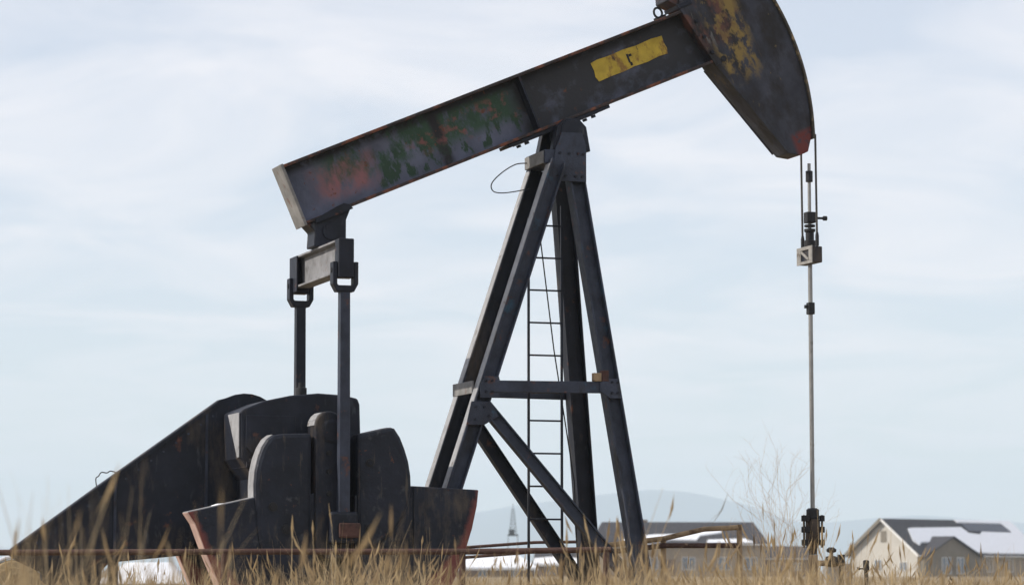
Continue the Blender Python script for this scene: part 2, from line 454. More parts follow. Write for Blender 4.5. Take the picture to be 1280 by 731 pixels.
cap = in_pump('post_cap', mb, M['steelblue'], bevel=.008)
mb = MB().box(-.365, -.342, -.30, .30, BZ - .42, BZ - .28)
mb.build('sunlit_cap_end', M['endplate'], cap, .004)  # thin pale skin standing in for the cap's sunlit left face
mb = MB().prism([(-.27, BZ - .62), (-.02, BZ - .62), (.15, BZ - .62), (.15, BZ - .2), (.10, BZ - .06), (-.14, BZ - .06), (-.22, BZ - .25)], -.352, -.333)
mb.build('gusset_plate', M['steelblue'], cap, .002)
for (x, z) in ((-.2, -.56), (-.1, -.56), (.02, -.56), (.1, -.56), (-.17, -.30), (-.06, -.30), (.05, -.30), (.11, -.30)):
    MB().lathe([(.017, -.014), (.017, 0)], (x, -.352, BZ + z), 'y', 6).build('bolt', M['dark'], cap)

# --- samson post
ZB, ZT = .36, BZ - .40
def rear_at(z, sg): return Vector((-.275 - .3335 * (5.18 - z), -sg * .34, z))
def front_at(z, sg):
    k = (z - .36) / (5.4 - .36); return Vector((.665 + (.035 - .665) * k, -sg * (.87 + (.21 - .87) * k), z))
post = empty('samson_post'); post.parent = pump
for sg in (1, -1):
    lg = MB().hbeam(rear_at(ZB, sg), rear_at(ZT, sg), .18, .18, .02, (0, 1, 0)).build('leg', M['steelblue'] if sg > 0 else M['dark'], post, .003)  # far leg takes the dark paint to imitate its shade
    off = Vector((-.0925 * .9487, 0, .0925 * .316))
    MB().strut(rear_at(ZB + .05, sg) + off, rear_at(ZT - .06, sg) + off, .005, .15, (0, 1, 0)).build('sunlit_flange_face', M['rim'], lg)  # pale strip paints the sunlit look of the rear flange
    p0, p1 = front_at(ZB, sg), front_at(ZT, sg)
    MB().hbeam(p0, p1, .185 if sg > 0 else .215, .18, .02, (0, 1, 0)).build('leg', M['steelblue'] if sg > 0 else M['dark'], post, .003)  # dark paint on the far one stands in for shade
zc = 2.83
for sg in (1, -1):
    a, b = rear_at(zc, sg), front_at(zc, sg)
    o = -sg * .106
    MB().strut(a + Vector((-.08, o, 0)), b + Vector((-.08, o, 0)), .13, .03, (0, 1, 0)).build('cross_bar', M['steelblue'], post, .004)
a, b = rear_at(zc, 1), rear_at(zc, -1)
MB().box(a.x - .13, a.x - .105, a.y + .08, b.y + .09, zc - .07, zc + .07).build('end_bar', M['endplate'], post, .003)  # pale material paints the bar's sunlit left face
# knee braces from the rear legs to the feet of the front legs
pa = rear_at(2.62, 1) + Vector((.06, -.02, 0)); pb = front_at(.62, 1) + Vector((-.1, 0, 0))
MB().hbeam(pa, pb, .135, .12, .016).build('diagonal_brace', M['steelblue'], post, .002)
pa = rear_at(2.62, -1) + Vector((.06, .02, 0)); pb = front_at(.62, -1) + Vector((-.1, 0, 0))
MB().hbeam(pa, pb, .15, .12, .016).build('diagonal_brace', M['dark'], post, .002)
MB().box(.21, .29, -.685, -.60, zc + .067, zc + .19).build('rusty_box', M['orange'], post, .006)
MB().box(.11, .205, -.68, -.61, zc + .067, zc + .16).build('junction_box', M['tanpipe'], post, .006)
for sg in (1, -1):
    for q in (rear_at(.34, sg), front_at(.34, sg)):
        MB().box(q.x - .2, q.x + .2, q.y - .17, q.y + .17, .302, .36).build('foot_plate', M['dark'], post, .005)
for (q, y) in ((rear_at(zc, 1), -.4635), (front_at(zc, 1), 0)):
    if not y: y = q.y - .123
    g = MB().prism([(q.x - .09, zc - .13), (q.x + .12, zc - .13), (q.x + .15, zc), (q.x + .12, zc + .11), (q.x - .04, zc + .11), (q.x - .1, zc)] if y == -.4635 else
                   [(q.x - .17, zc - .05), (q.x - .05, zc - .12), (q.x + .08, zc - .12), (q.x + .06, zc + .10), (q.x - .08, zc + .10), (q.x - .17, zc + .05)], y - .012, y).build('gusset_plate', M['steelblue'], post, .002)
    for (dx_, dz_) in ((-.03, .06), (.04, .06), (-.03, -.06), (.04, -.06)):
        MB().lathe([(.015, -.014), (.015, 0)], (q.x + dx_, y - .012, zc + dz_), 'y', 6).build('bolt', M['dark'], g)
q = rear_at(2.56, 1)
g = MB().prism([(q.x - .1, 2.66), (q.x + .12, 2.66), (q.x + .22, 2.50), (q.x + .05, 2.40), (q.x - .16, 2.40)], q.y - .105, q.y - .091).build('gusset_plate', M['steelblue'], post, .002)
for (dx_, dz_) in ((-.05, .04), (.05, .04), (-.06, -.1), (.1, -.06)):
    MB().lathe([(.015, -.014), (.015, 0)], (q.x + dx_, q.y - .105, 2.56 + dz_), 'y', 6).build('bolt', M['dark'], g)
# bare wire loop by the cap
mb = MB().tube(smooth_path([(-.40, .12, 5.435), (-.50, .2, 5.43), (-.60, .3, 5.37), (-.71, .34, 5.27), (-.755, .35, 5.19), (-.72, .36, 5.125), (-.62, .34, 5.11), (-.47, .3, 5.13), (-.33, .24, 5.16)]), .007, 6)
mb.build('wire_loop', M['black'], post, 0, True)
mb = MB().tube([(-.30, .02, 5.10), (-.285, .02, 4.65), (-.10, .05, 3.3), (.145, .05, 1.80), (.2, .05, .5)], .008, 6)
mb.build('brake_cable', M['black'], post, 0, True)

# --- ladder standing between the legs
lad = MB().box(-.415, -.392, .04, .07, .05, 4.80).build('ladder', M['dark'], pump)
MB().box(-.015, .008, .04, .07, .05, 4.95).build('ladder_rail', M['dark'], lad)
z = 4.715
while z > .3:
    MB().tube([(-.393, .055, z), (-.014, .055, z)], .0105, 8).build('rung', M['dark'], lad, 0, True)
    z -= .3715
for zz_ in (2.83,):
    MB().box(-.43, .02, .072, .10, zz_ - .03, zz_ + .03).build('ladder_bracket', M['dark'], lad, .003)
MB().strut((-.205, .071, 2.83), (-.205, .42, 2.83), .03, .03, (0, 0, 1)).build('ladder_stay', M['dark'], lad)

# --- tail bearing and equalizer
mb = MB().prism([(-2.99, 4.35), (-2.62, 4.35), (-2.62, 4.66), (-2.56, 4.815), (-3.06, 4.60), (-2.98, 4.52)], -.16, .16)
tb = in_pump('tail_bearing', mb, M['dark'], bevel=.012)
for y in (-.175, .162):
    MB().lathe([(.09, 0), (.09, .014)], (-2.80, y, 4.52), 'y', 16).build('bearing_cap', M['dark'], tb)
for x in (-2.95, -2.66):
    for y in (-.12, .12):
        MB().lathe([(.024, 0), (.024, .05)], (x, y, 4.382), 'z', 6).build('bolt', M['black'], tb)
for y in (-.205, .193):
    MB().prism([(-2.98, 4.60), (-2.55, 4.785), (-2.60, 4.83), (-2.66, 4.84), (-2.74, 4.80), (-2.99, 4.65)], y, y + .012).build('clamp_plate', M['dark'], tb, .003)
EU = -2.855
eq = in_pump('equalizer', MB().hbeam((EU, -.85, 4.165), (EU, .85, 4.165), .36, .17, .022, (1, 0, 0)), M['equal'], bevel=.003)
for sg in (1, -1):
    y0, y1 = sorted((-sg * .852, -sg * 1.02))
    MB().box(EU - .086, EU + .086, y0, y1, 3.925, 4.35).build('end_block', M['dark'], eq, .012)
if True:
    MB().box(EU - .105, EU - .0865, .70, 1.02, 3.93, 4.34).build('end_overlay', M['dark'], eq, .006)

# --- pitman arms, cranks, counterweights
PV = .93
for sg in (1, -1):
    y = -sg * PV
    pit = MB().prism([(EU - .054, 3.80), (EU + .054, 3.80), (EU + .066, 1.30), (EU - .054, 1.30)], y - .055, y + .055).build('pitman_arm', M['steelblue'] if sg > 0 else M['dark'], pump, .006)
    fork = MB().prism([(EU - .142, 4.10), (EU - .092, 4.10), (EU - .092, 3.86), (EU - .078, 3.845), (EU + .078, 3.845), (EU + .092, 3.86), (EU + .092, 4.10), (EU + .142, 4.10), (EU + .142, 3.86), (EU + .095, 3.775), (EU - .095, 3.775), (EU - .142, 3.86)], y - .065, y + .065)
    fork.build('fork', M['dark'], pit, .008)
    MB().lathe([(.03, -.15), (.03, .15)], (EU, y, 4.01), 'x', 12).build('fork_pin', M['black'], pit, 0, True)
    MB().box(EU - .15, EU + .15, y - .08, y + .08, 1.08, 1.42).build('crank_pin_bearing', M['dark'], pit, .03)
    yo = y - sg * .105
    MB().box(EU - .07, EU + .17, yo - .012, yo + .022, 1.14, 1.30).build('bearing_cap', M['orange'], pit, .02)

SHZ, SHX = 2.22, -2.95                                     # slow shaft
def arc_fan(a0, a1, n, r0, r1):
    return [(-2.9 + (r0 + (r1 - r0) * i / (n - 1)) * math.cos(a), 1.9 + (r0 + (r1 - r0) * i / (n - 1)) * math.sin(a)) for i, a in enumerate(np.linspace(a0, a1, n))]
def strip(name, pts, y0, y1, mat, par, th=.008):           # pale sunlight painted along an outline's edge, outside to the left of travel
    m_ = MB()
    for p, q in zip(pts[:-1], pts[1:]):
        d = Vector((q[0] - p[0], 0, q[1] - p[1])).normalized(); n_ = Vector((-d.z, 0, d.x)) * (th / 2)
        m_.strut(Vector((p[0], (y0 + y1) / 2, p[1])) + n_, Vector((q[0], (y0 + y1) / 2, q[1])) + n_, th, y1 - y0, (0, 1, 0))
    return m_.build(name, mat, par)
for sg in (1, -1):
    def span(v0, v1):
        a, b = -sg * v0, -sg * v1
        return (min(a, b), max(a, b))
    vi, vo = (.47, .80) if sg > 0 else (.60, .82)
    drop = 0.0 if sg > 0 else -.27
    crank = MB()
    prof = [(SHX - .03 + .155 * math.cos(a), 2.345 + .155 * math.sin(a)) for a in np.linspace(math.pi, 0, 10)] + [(-2.74, 1.02), (-2.80, .92), (-3.0, .92), (-3.12, 1.02)]
    y0, y1 = span(vi + .02, vo + .012)
    crank = crank.prism(prof, y0, y1).build('crank_arm', M['dark'], pump, .02)
    strip('sunlit_edge', prof[0:4], y0 + .02, y1 - .02, M['rim'], crank)  # painted sunlight on the crank's left edge
    yh = -sg * (vo + .014)
    MB().lathe([(.10, -.012), (.13, 0), (.13, .012)], (SHX, yh, 2.28), 'y', 20).build('shaft_hub', M['dark'], crank, .003)
    for kz in (2.05, 1.85, 1.62):
        MB().lathe([(.028, -.03), (.028, .03)], (-2.98, yh, kz), 'y', 6).build('bolt', M['black'], crank)
    # rear counterweight
    y0, y1 = span(vi + .02, vo - .03)
    left = [(-4.50, 1.405 + drop), (-4.42, 1.29 + drop), (-4.30, .985), (-4.15, .64), (-3.96, .40), (-3.70, .24), (-3.40, .16), (-3.12, .14), (-3.12, 1.62), (-3.70, 1.585 + drop * .6)]
    if sg < 0: left[0:2] = [(-4.50, 1.13), (-4.43, 1.06)]
    wgt = MB().prism(left, y0, y1).build('counterweight', M['weight'], pump, .012)
    strip('sunlit_edge', [left[3], left[2], left[1], left[0]], y0 + .012, y1 - .012, M['pinkrim'], wgt)
    strip('sunlit_edge', [left[0], left[9]], y0 + .012, y1 - .012, M['rim'], wgt)
    y0, y1 = span(vi, vo)
    strip('sunlit_edge', [(-3.788, 1.57), (-3.79, 1.70), (-3.78, 1.84), (-3.75, 1.98), (-3.705, 2.10), (-3.65, 2.19), (-3.59, 2.235)], y0 + .046, y1 - .046, M['rim'], wgt)
    MB().prism([(-3.785, 1.50), (-3.79, 1.70), (-3.78, 1.84), (-3.75, 1.98), (-3.705, 2.10), (-3.65, 2.19), (-3.59, 2.235), (-3.50, 2.25), (-3.162, 2.262), (-3.162, .7), (-3.5, .65), (-3.70, .90), (-3.76, 1.2)], y0, y1).build('weight_lobe', M['weight'], wgt, .045)
    if sg > 0:
        for (bx, bz) in ((-3.591, 1.47), (-3.448, 1.233)):
            MB().lathe([(.050, -.012), (.050, .0)], (bx, -vo, bz), 'y', 18).build('bolt_ring', M['black'], wgt, .002)
            MB().lathe([(.030, -.024), (.030, -.0125)], (bx, -vo, bz), 'y', 6).build('bolt', M['black'], wgt)
        MB().lathe([(.14, -.02), (.12, .025), (.06, .045), (.0, .05)], (-4.10, -.62, 1.458), 'z', 14).build('snow_lump', M['snow'], wgt, 0, True)
        MB().lathe([(.08, -.01), (.06, .02), (.0, .03)], (-4.27, -.66, 1.425), 'z', 12).build('snow_lump', M['snow'], wgt, 0, True)
    # front counterweight
    y0, y1 = span(vi + .02, vo - .03)
    right = [(-2.68, 1.60), (-2.10, 1.70), (-2.03, 1.707), (-1.272, 1.671), (-1.29, 1.50), (-1.345, 1.25), (-1.44, .95), (-1.573, .636), (-1.80, .40), (-2.10, .24), (-2.40, .16), (-2.68, .14)]
    wgt = MB().prism(right, y0, y1).build('counterweight', M['weight'], pump, .012)
    y0, y1 = span(vi, vo)
    MB().prism([(-2.66, 2.262), (-2.58, 2.275), (-2.275, 2.345), (-2.235, 2.325), (-2.17, 2.23), (-2.12, 2.11), (-2.075, 1.97), (-2.05, 1.82), (-2.045, 1.68), (-2.065, 1.53), (-2.12, 1.38), (-2.20, 1.26), (-2.30, 1.15), (-2.42, 1.05), (-2.66, .95)], y0, y1).build('weight_lobe', M['weight'], wgt, .045)
    for (bx, bz) in ((-2.52, 1.95), (-2.52, 1.25)):
        MB().lathe([(.045, -.014), (.045, .014)], (bx, -sg * vo, bz), 'y', 16).build('bolt_ring', M['black'], wgt, .002)
        MB().lathe([(.026, -.03), (.026, .03)], (bx, -sg * vo, bz), 'y', 6).build('bolt', M['dark'], wgt)
    MB().box(-2.02, -1.90, min(-sg * (vo - .028), -sg * vo), max(-sg * (vo - .028), -sg * vo), 1.0, 1.70).build('weight_rib', M['weight'], wgt, .006)

mb = MB().lathe([(.11, -.72), (.11, .72)], (SHX, 0, 2.28), 'y', 20)
in_pump('crankshaft', mb, M['black'], bevel=0, smooth=True)

# --- gear reducer
prof = [(-3.858, 2.50), (-3.82, 2.53), (-3.60, 2.62), (-3.30, 2.685), (-2.99, 2.715), (-2.70, 2.70), (-2.545, 2.665), (-2.52, 2.60), (-2.50, 1.95), (-2.40, 1.80), (-2.40, 1.02), (-3.70, 1.02), (-3.70, 1.78), (-3.853, 2.0)]
red = in_pump('gear_reducer', MB().prism(prof, -.40, .40), M['dark'], bevel=.02)
MB().box(-3.79, -2.46, -.43, .43, 1.90, 1.96).build('casing_flange', M['dark'], red, .004)
MB().prism([(-3.80, 2.46), (-3.25, 2.46), (-3.25, 2.10), (-3.35, 2.04), (-3.72, 2.04), (-3.80, 2.12)], -.425, -.401).build('side_cover', M['dark'], red, .006)
for x in np.linspace(-3.74, -2.52, 9):
    MB().lathe([(.02, 0), (.02, .035)], (x, -.42, 1.961), 'z', 6).build('bolt', M['black'], red)
MB().lathe([(.06, 0), (.06, .1), (.035, .11), (.035, .16)], (-3.05, .1, 2.70), 'z', 12).build('breather', M['black'], red, 0, True)
vs = [(-3.862, -.385, 2.01), (-3.862, -.30, 2.01), (-3.866, .12, 2.49), (-3.866, -.385, 2.49)]
MB().add(vs + [(x - .008, y, z) for x, y, z in vs], [(0, 1, 2, 3), (7, 6, 5, 4), (0, 4, 5, 1), (1, 5, 6, 2), (2, 6, 7, 3), (3, 7, 4, 0)]).build('end_overlay', M['rim'], red)  # pale trapezoid paints a patch of sunlight on the reducer's end
ped = in_pump('pedestal', MB().prism([(-3.85, .362), (-2.25, .362), (-2.35, 1.017), (-3.75, 1.017)], -.38, .38), M['dark'], bevel=.008)

# --- belt guard
th = [(-3.60 + .44 * math.cos(a), 2.31 + .44 * math.sin(a)) for a in np.linspace(R(118), R(-70), 16)]
prof = [(-6.19, .97), (-6.16, 1.031), (-5.262, 1.692), (-3.895, 2.675)] + th + [(-3.75, 1.55), (-4.28, .96), (-5.10, .88), (-5.18, .80), (-5.24, .37), (-5.78, .37), (-5.84, .78), (-6.10, .90)]
guard = in_pump('belt_guard', MB().prism(prof, .43, .565), M['dark'], bevel=.008)
for pts in ([(-6.14, 1.03), (-5.262, 1.681), (-3.895, 2.664)],):
    m_ = MB()
    for p, q in zip(pts[:-1], pts[1:]): m_.strut((p[0], .418, p[1] - .02), (q[0], .418, q[1] - .02), .04, .022, (0, 1, 0))
    m_.build('edge_strip', M['dark'], guard, .002)
for x, z0, z1 in ((-4.04, 1.25, 2.52), (-5.05, .92, 1.80)):
    MB().box(x - .015, x + .015, .412, .429, z0, z1).build('seam_strip', M['steelblue'], guard, .002)
for k in range(16):
    f_ = (k + .5) / 16
    MB().lathe([(.013, -.012), (.013, 0)], (-6.10 + 2.2 * f_, .43, .93 + 1.60 * f_ + .012), 'y', 6).build('bolt', M['steelblue'], guard)
MB().lathe([(.16, -.02), (.16, 0)], (-3.60, .43, 2.31), 'y', 20).build('hub_cover', M['dark'], guard, .003)
MB().tube(smooth_path([(-5.24, .5, 1.70), (-5.25, .5, 1.79), (-5.22, .5, 1.82), (-5.19, .5, 1.86), (-5.13, .5, 1.855), (-5.09, .5, 1.875), (-5.03, .5, 1.86), (-5.02, .5, 1.835)]), .006, 6).build('wire_handle', M['black'], guard, 0, True)
MB().box(-5.10, -5.00, .45, .55, .31, .90).build('guard_stand', M['dark'], guard, .004)

# --- skid
skid = empty('skid'); skid.parent = pump
for y in (-.36, .36):
    MB().hbeam((-7.0, y, .15), (1.25, y, .15), .30, .16, .02, (0, 1, 0)).build('skid_beam', M['dark'], skid, .003)
for x in (-6.8, -5.0, -3.9, -2.2, -.9, .75):
    MB().box(x - .06, x + .06, -.275, .275, .04, .26).build('cross_member', M['dark'], skid, .003)
MB().box(.55, .95, -1.08, -.445, .02, .30).build('outrigger', M['dark'], skid, .004)
MB().box(.55, .95, .445, 1.08, .02, .30).build('outrigger', M['dark'], skid, .004)

# --- bridle and carrier
UX = 3.095
br = empty('bridle'); br.parent = pump
for y in (-.20, .20):
    MB().tube([(UX - .010, y, BZ + .1), (UX, y, 4.52)], .0135, 8).build('wire_rope', M['cable'], br, 0, True)
    MB().lathe([(.022, 0), (.022, .12), (.015, .16)], (UX, y, 4.58), 'z', 10).build('rope_socket', M['black'], br, 0, True)
MB().box(UX - .06, UX + .06, -.215, .215, 4.385, 4.575).build('carrier_bar', M['dark'], br, .01)
mb = MB().box(UX - .076, UX - .061, -.21, .21, 4.545, 4.585).box(UX - .076, UX - .061, -.21, .21, 4.38, 4.415)
mb.box(UX - .076, UX - .061, -.21, -.12, 4.4155, 4.5445).box(UX - .076, UX - .061, .10, .21, 4.4155, 4.5445)
mb.build('sunlit_carrier_frame', M['pale'], br, .002)  # paints the sunlit rear face; the bar is dark for its shaded side
MB().strut((UX - .070, -.10, 4.43), (UX - .070, .09, 4.53), .03, .012, (1, 0, 0)).build('latch_bar', M['pale'], br)

# ------------------------------------------------------------------ polished rod and wellhead
cy, sy = math.cos(YAW), math.sin(YAW)
def pw(u, y, z=0): return (0.588 + u * cy - y * sy, 32 + u * sy + y * cy, z)
rod = empty('polished_rod', pw(UX, 0), YAW)
tag(rod, 'slim grey polished rod hanging from the carrier bar down into the wellhead', 'rod')
MB().lathe([(.026, 1.45), (.026, 4.40)], (0, 0, 0), 'z', 14).build('rod_liner', M['rod'], rod, 0, True)
MB().lathe([(.020, 4.578), (.020, 5.58)], (0, 0, 0), 'z', 12).build('rod_top', M['rod'], rod, 0, True)
MB().lathe([(.042, 0), (.042, .13)], (0, 0, 5.36), 'z', 12).build('rod_coupling', M['black'], rod, .004)
mb = MB().box(-.055, .055, -.055, .055, 4.87, 5.00).lathe([(.065, 0), (.065, .03)], (0, 0, 4.822), 'z', 16)
mb.build('rod_clamp', M['black'], rod, .008)
MB().tube([(.05, -.02, 4.93), (.16, -.04, 4.93)], .014, 8).lathe([(.028, 0), (.028, .04)], (.16, -.04, 4.93), 'x', 10).build('clamp_bolt', M['black'], rod, 0, True)
MB().lathe([(.068, 4.578), (.068, 4.66), (.05, 4.67), (.05, 4.76), (.066, 4.77), (.066, 4.80)], (0, 0, 0), 'z', 18).build('load_cell', M['black'], rod, 0, True)
MB().box(-.04, .04, -.04, .04, 3.79, 3.93).build('stop_clamp', M['black'], rod, .008)
MB().box(-.075, -.0405, -.02, .02, 3.86, 3.90).build('clamp_ear', M['black'], rod, .003)

well = empty('wellhead', pw(UX, 0), YAW)
tag(well, 'oily brown wellhead stack where the polished rod enters, with side flow pipe', 'wellhead')
MB().lathe([(.05, 1.52), (.075, 1.50), (.075, 1.40), (.05, 1.39)], (0, 0, 0), 'z', 16).build('stuffing_box_cap', M['black'], well, 0, True)
MB().lathe([(.065, 1.395), (.085, 1.36), (.085, 1.12), (.05, 1.05), (.05, .98)], (0, 0, 0), 'z', 16).build('stuffing_box', M['wellbrown'], well, 0, True)
for (x, y) in ((-.095, -.05), (.095, -.05), (-.08, .07), (.08, .07)):
    for zb in (1.40, 1.27, 1.12):
        MB().lathe([(.028, -.035), (.034, -.03), (.034, .03), (.028, .035)], (x, y, zb), 'z', 8).build('nut', M['black'], well)
    MB().tube([(x, y, 1.06), (x, y, 1.44)], .014, 6).build('stud', M['wellbrown'], well, 0, True)
MB().lathe([(.055, 0), (.055, .977)], (0, 0, 0), 'z', 16).build('tubing_spool', M['tanpipe'], well, 0, True)
MB().lathe([(.13, 0), (.13, .05)], (0, 0, .12), 'z', 20).build('flange', M['wellbrown'], well, .004)
MB().lathe([(.13, 0), (.13, .05)], (0, 0, .50), 'z', 20).build('flange', M['wellbrown'], well, .004)
MB().tube([(.05, 0, .88), (.40, 0, .88)], .033, 12).build('flow_pipe', M['tanpipe'], well, 0, True)
MB().tube([(.36, 0, .92), (.36, 0, .84), (.36, 0, .05)], .030, 12).build('down_pipe', M['wellbrown'], well, 0, True)
v_ = MB().lathe([(.06, -.06), (.07, 0), (.06, .06)], (.235, 0, .90), 'x', 14).build('valve', M['black'], well, 0, True)
MB().lathe([(.02, .94), (.02, 1.0), (.055, 1.01), (.06, 1.04), (.03, 1.065)], (.235, 0, 0), 'z', 14).build('valve_wheel', M['black'], v_, 0, True)
MB().lathe([(.045, -.05), (.045, .05)], (.36, 0, .93), 'z', 10).build('elbow', M['black'], well, 0, True)

st = empty('standpipe', (3.88, 31.0, 0), 0)
tag(st, 'short dark standpipe with a side handle, right of the wellhead before the cream house', 'pipe')
MB().lathe([(.024, 0), (.024, .90)], (0, 0, 0), 'z', 10).build('pipe', M['wellbrown'], st, 0, True)
MB().lathe([(.034, .80), (.034, .90), (.02, .91)], (0, 0, 0), 'z', 10).build('valve_body', M['black'], st, 0, True)
MB().tube([(0, 0, .815), (-.09, 0, .815)], .008, 6).lathe([(.016, 0), (.016, .03)], (-.10, 0, .815), 'x', 8).build('handle', M['black'], st, 0, True)

cab = empty('control_cabinet', (5.17, 45, 0), R(10))
tag(cab, 'small grey control cabinet with white notice, behind the wellhead', 'cabinet')
MB().box(-.21, .21, -.12, .12, .42, .90).build('case', M['grey'], cab, .01)
MB().box(-.185, .185, -.128, -.1205, .45, .87).build('door', M['grey'], cab, .003)
MB().box(.0, .13, -.134, -.1285, .52, .80).build('notice', M['white'], cab)
for x in (-.15, .15): MB().box(x - .03, x + .03, -.03, .03, 0, .42).build('leg', M['grey'], cab)

# ------------------------------------------------------------------ pipe rails
def pipe_rail(name, label, rails, posts, r, mat, pmat):
    (x, y, z) = rails[0][0]
    root = empty(name, (x, y, 0))
    tag(root, label, 'pipe rail')
    off = Vector((x, y, 0))
    for k, rl in enumerate(rails):
        MB().tube([Vector(p) - off for p in rl], r, 10).build('rail', mat[k] if isinstance(mat, list) else mat, root, 0, True)
    for (px, py, pz) in posts:
        MB().tube([Vector((px, py, -.2)) - off, Vector((px, py, pz)) - off], r * 1.1, 10).build('post', pmat, root, 0, True)
pipe_rail('guard_rail', 'rusty red pipe guard rail running in front of the counterweights', [[(-8.5, 28.5, .97), (-5.2, 28.5, .975), (-2.6, 28.5, .985), (-.4, 28.5, .985), (1.0, 28.5, 1.005)]],
          [(-7.9, 28.5, .96), (-5.4, 28.5, .96), (-2.9, 28.5, .97), (-.5, 28.5, .97), (.95, 28.5, .99)], .030, M['rust'], M['rust'])
pipe_rail('guard_rail', 'thin rusty pipe rail behind the samson post and ladder', [[(-1.6, 36, .99), (-.81, 36, 1.07), (.29, 36, 1.15), (1.0, 36, 1.16)], [(-1.6, 36, .88), (.29, 36, 1.03), (1.0, 36, 1.05)]],
          [(-1.5, 36, .98), (.95, 36, 1.15)], .02, M['rust'], M['rust'])
pipe_rail('guard_rail', 'sloping bleached pipe rail on two posts between samson post and wellhead', [[(.98, 33, 1.075), (1.77, 33, 1.165), (2.24, 33, 1.275), (2.64, 33, 1.295)], [(.98, 33.02, .99), (1.77, 33.02, 1.085), (2.66, 33.02, 1.085)]],
          [(1.77, 33.06, 1.14), (2.66, 33.06, 1.33)], .030, [M['tanpipe'], M['rust']], M['tanpipe'])

# ------------------------------------------------------------------ things in the field behind
bale = empty('hay_bale', (-10.55, 60, 0), R(8))
tag(bale, 'round straw bale with snow on top at the left edge behind the rail', 'hay bale')
mb = MB().lathe([(.0, -.55), (.40, -.56), (.56, -.53), (.60, -.45), (.61, 0), (.60, .45), (.56, .53), (.40, .56), (.0, .55)], (0, 0, .42), 'y', 36)
mb.build('bale', M['straw'], bale, 0, True)
for rr in (.15, .28, .42):
    MB().tube([(rr * math.cos(a), -.562, .42 + rr * math.sin(a)) for a in np.linspace(0, 6.283, 25)], .012, 5).build('straw_ring', M['straw'], bale)
sn = [(.62 * math.cos(a), .42 + .625 * math.sin(a)) for a in np.linspace(R(28), R(152), 16)] + [(.69 * math.cos(a), .42 + (.64 + .06 * math.sin((a - R(28)) / R(124) * math.pi)) * math.sin(a)) for a in np.linspace(R(150), R(30), 16)]
MB().prism(sn, -.50, .50).build('snow_cap', M['snow'], bale, .02, True)

tk = empty('stock_tank', (-11.75, 90, 0), R(4))
tag(tk, 'low snow covered tank lid behind the rusty rail at lower left', 'tank')
MB().box(-1.35, 1.35, -1.0, 1.0, 0, .36).build('tank_wall', M['grey'], tk, .03)
vs = [(-1.45, -1.1, .362), (1.45, -1.1, .362), (1.45, 1.1, .362), (-1.45, 1.1, .362), (-.5, -.25, 1.03), (.95, -.25, 1.04), (.95, .25, 1.05), (-.5, .25, 1.04)]
MB().add(vs, [(3, 2, 1, 0), (4, 5, 6, 7), (0, 1, 5, 4), (1, 2, 6, 5), (2, 3, 7, 6), (3, 0, 4, 7)]).build('snowy_lid', M['snow'], tk, .06, True)

def gable_house(name, label, loc, rz, Lh, W, eave, ridge, wall, hip=0.0, over=.5):
    """ridge along local x, long side faces -y, gable at x = 0"""
    root = empty(name, loc, rz); tag(root, label, 'house')
    h = W / 2
    rise = ridge - eave
    if hip:
        vs = [(0, -h, -.5), (Lh, -h, -.5), (Lh, h, -.5), (0, h, -.5), (0, -h, eave), (Lh, -h, eave), (Lh, h, eave), (0, h, eave)]
        MB().add(vs, [(0, 1, 5, 4), (1, 2, 6, 5), (2, 3, 7, 6), (3, 0, 4, 7)]).build('wall', wall, root)
    else:
        vs = [(0, -h, -.5), (Lh, -h, -.5), (Lh, h, -.5), (0, h, -.5), (0, -h, eave), (Lh, -h, eave), (Lh, h, eave), (0, h, eave), (0, 0, ridge), (Lh, 0, ridge)]
        MB().add(vs, [(0, 1, 5, 4), (1, 2, 6, 9, 5), (2, 3, 7, 6), (3, 0, 4, 8, 7)]).build('wall', wall, root)
    k = rise / h
    e = eave - k * over
    rf = MB()
    t = .16
    x0, x1 = -over, Lh + over
    hx0 = hip; hx1 = hip
    top = [(x0, -h - over, e + t), (x1, -h - over, e + t), (x1, h + over, e + t), (x0, h + over, e + t), (x0 + hx0, 0, ridge + t), (x1 - hx1, 0, ridge + t)]
    bot = [(a, b, c - t) for a, b, c in top]
    vs = top + bot
    fs = [(0, 1, 5, 4), (2, 3, 4, 5)] + ([(1, 2, 5), (3, 0, 4)] if hip else [])
    fs += [tuple(i + 6 for i in reversed(f)) for f in fs]
    if hip: ring = [(0, 1), (1, 2), (2, 3), (3, 0)]
    else: ring = [(0, 1), (1, 5), (5, 2), (2, 3), (3, 4), (4, 0)]
    fs += [(b, a, a + 6, b + 6) for a, b in ring]
    roof = rf.add(vs, fs).build('roof', M['shingle'], root)
    MB().box(x0, x1, -h - over - .12, -h - over - .002, e + .02, e + .15).build('gutter', M['white'], roof)
    def on_roof(pts, thick, nm, mat, lift=.02, par=None):      # pts: (x, distance down from the ridge 0..1) on the -y slope
        q = [(x, -b * (h + over), ridge + t + (e - ridge) * b + lift) for x, b in pts]
        n = len(q)
        vs = q + [(x, y, z + thick) for x, y, z in q]
        MB().add(vs, [tuple(range(n)), tuple(reversed(range(n, 2 * n)))] + [(i, (i + 1) % n, (i + 1) % n + n, i + n) for i in range(n)]).build(nm, mat, par or roof, .0)
    return root, roof, on_roof

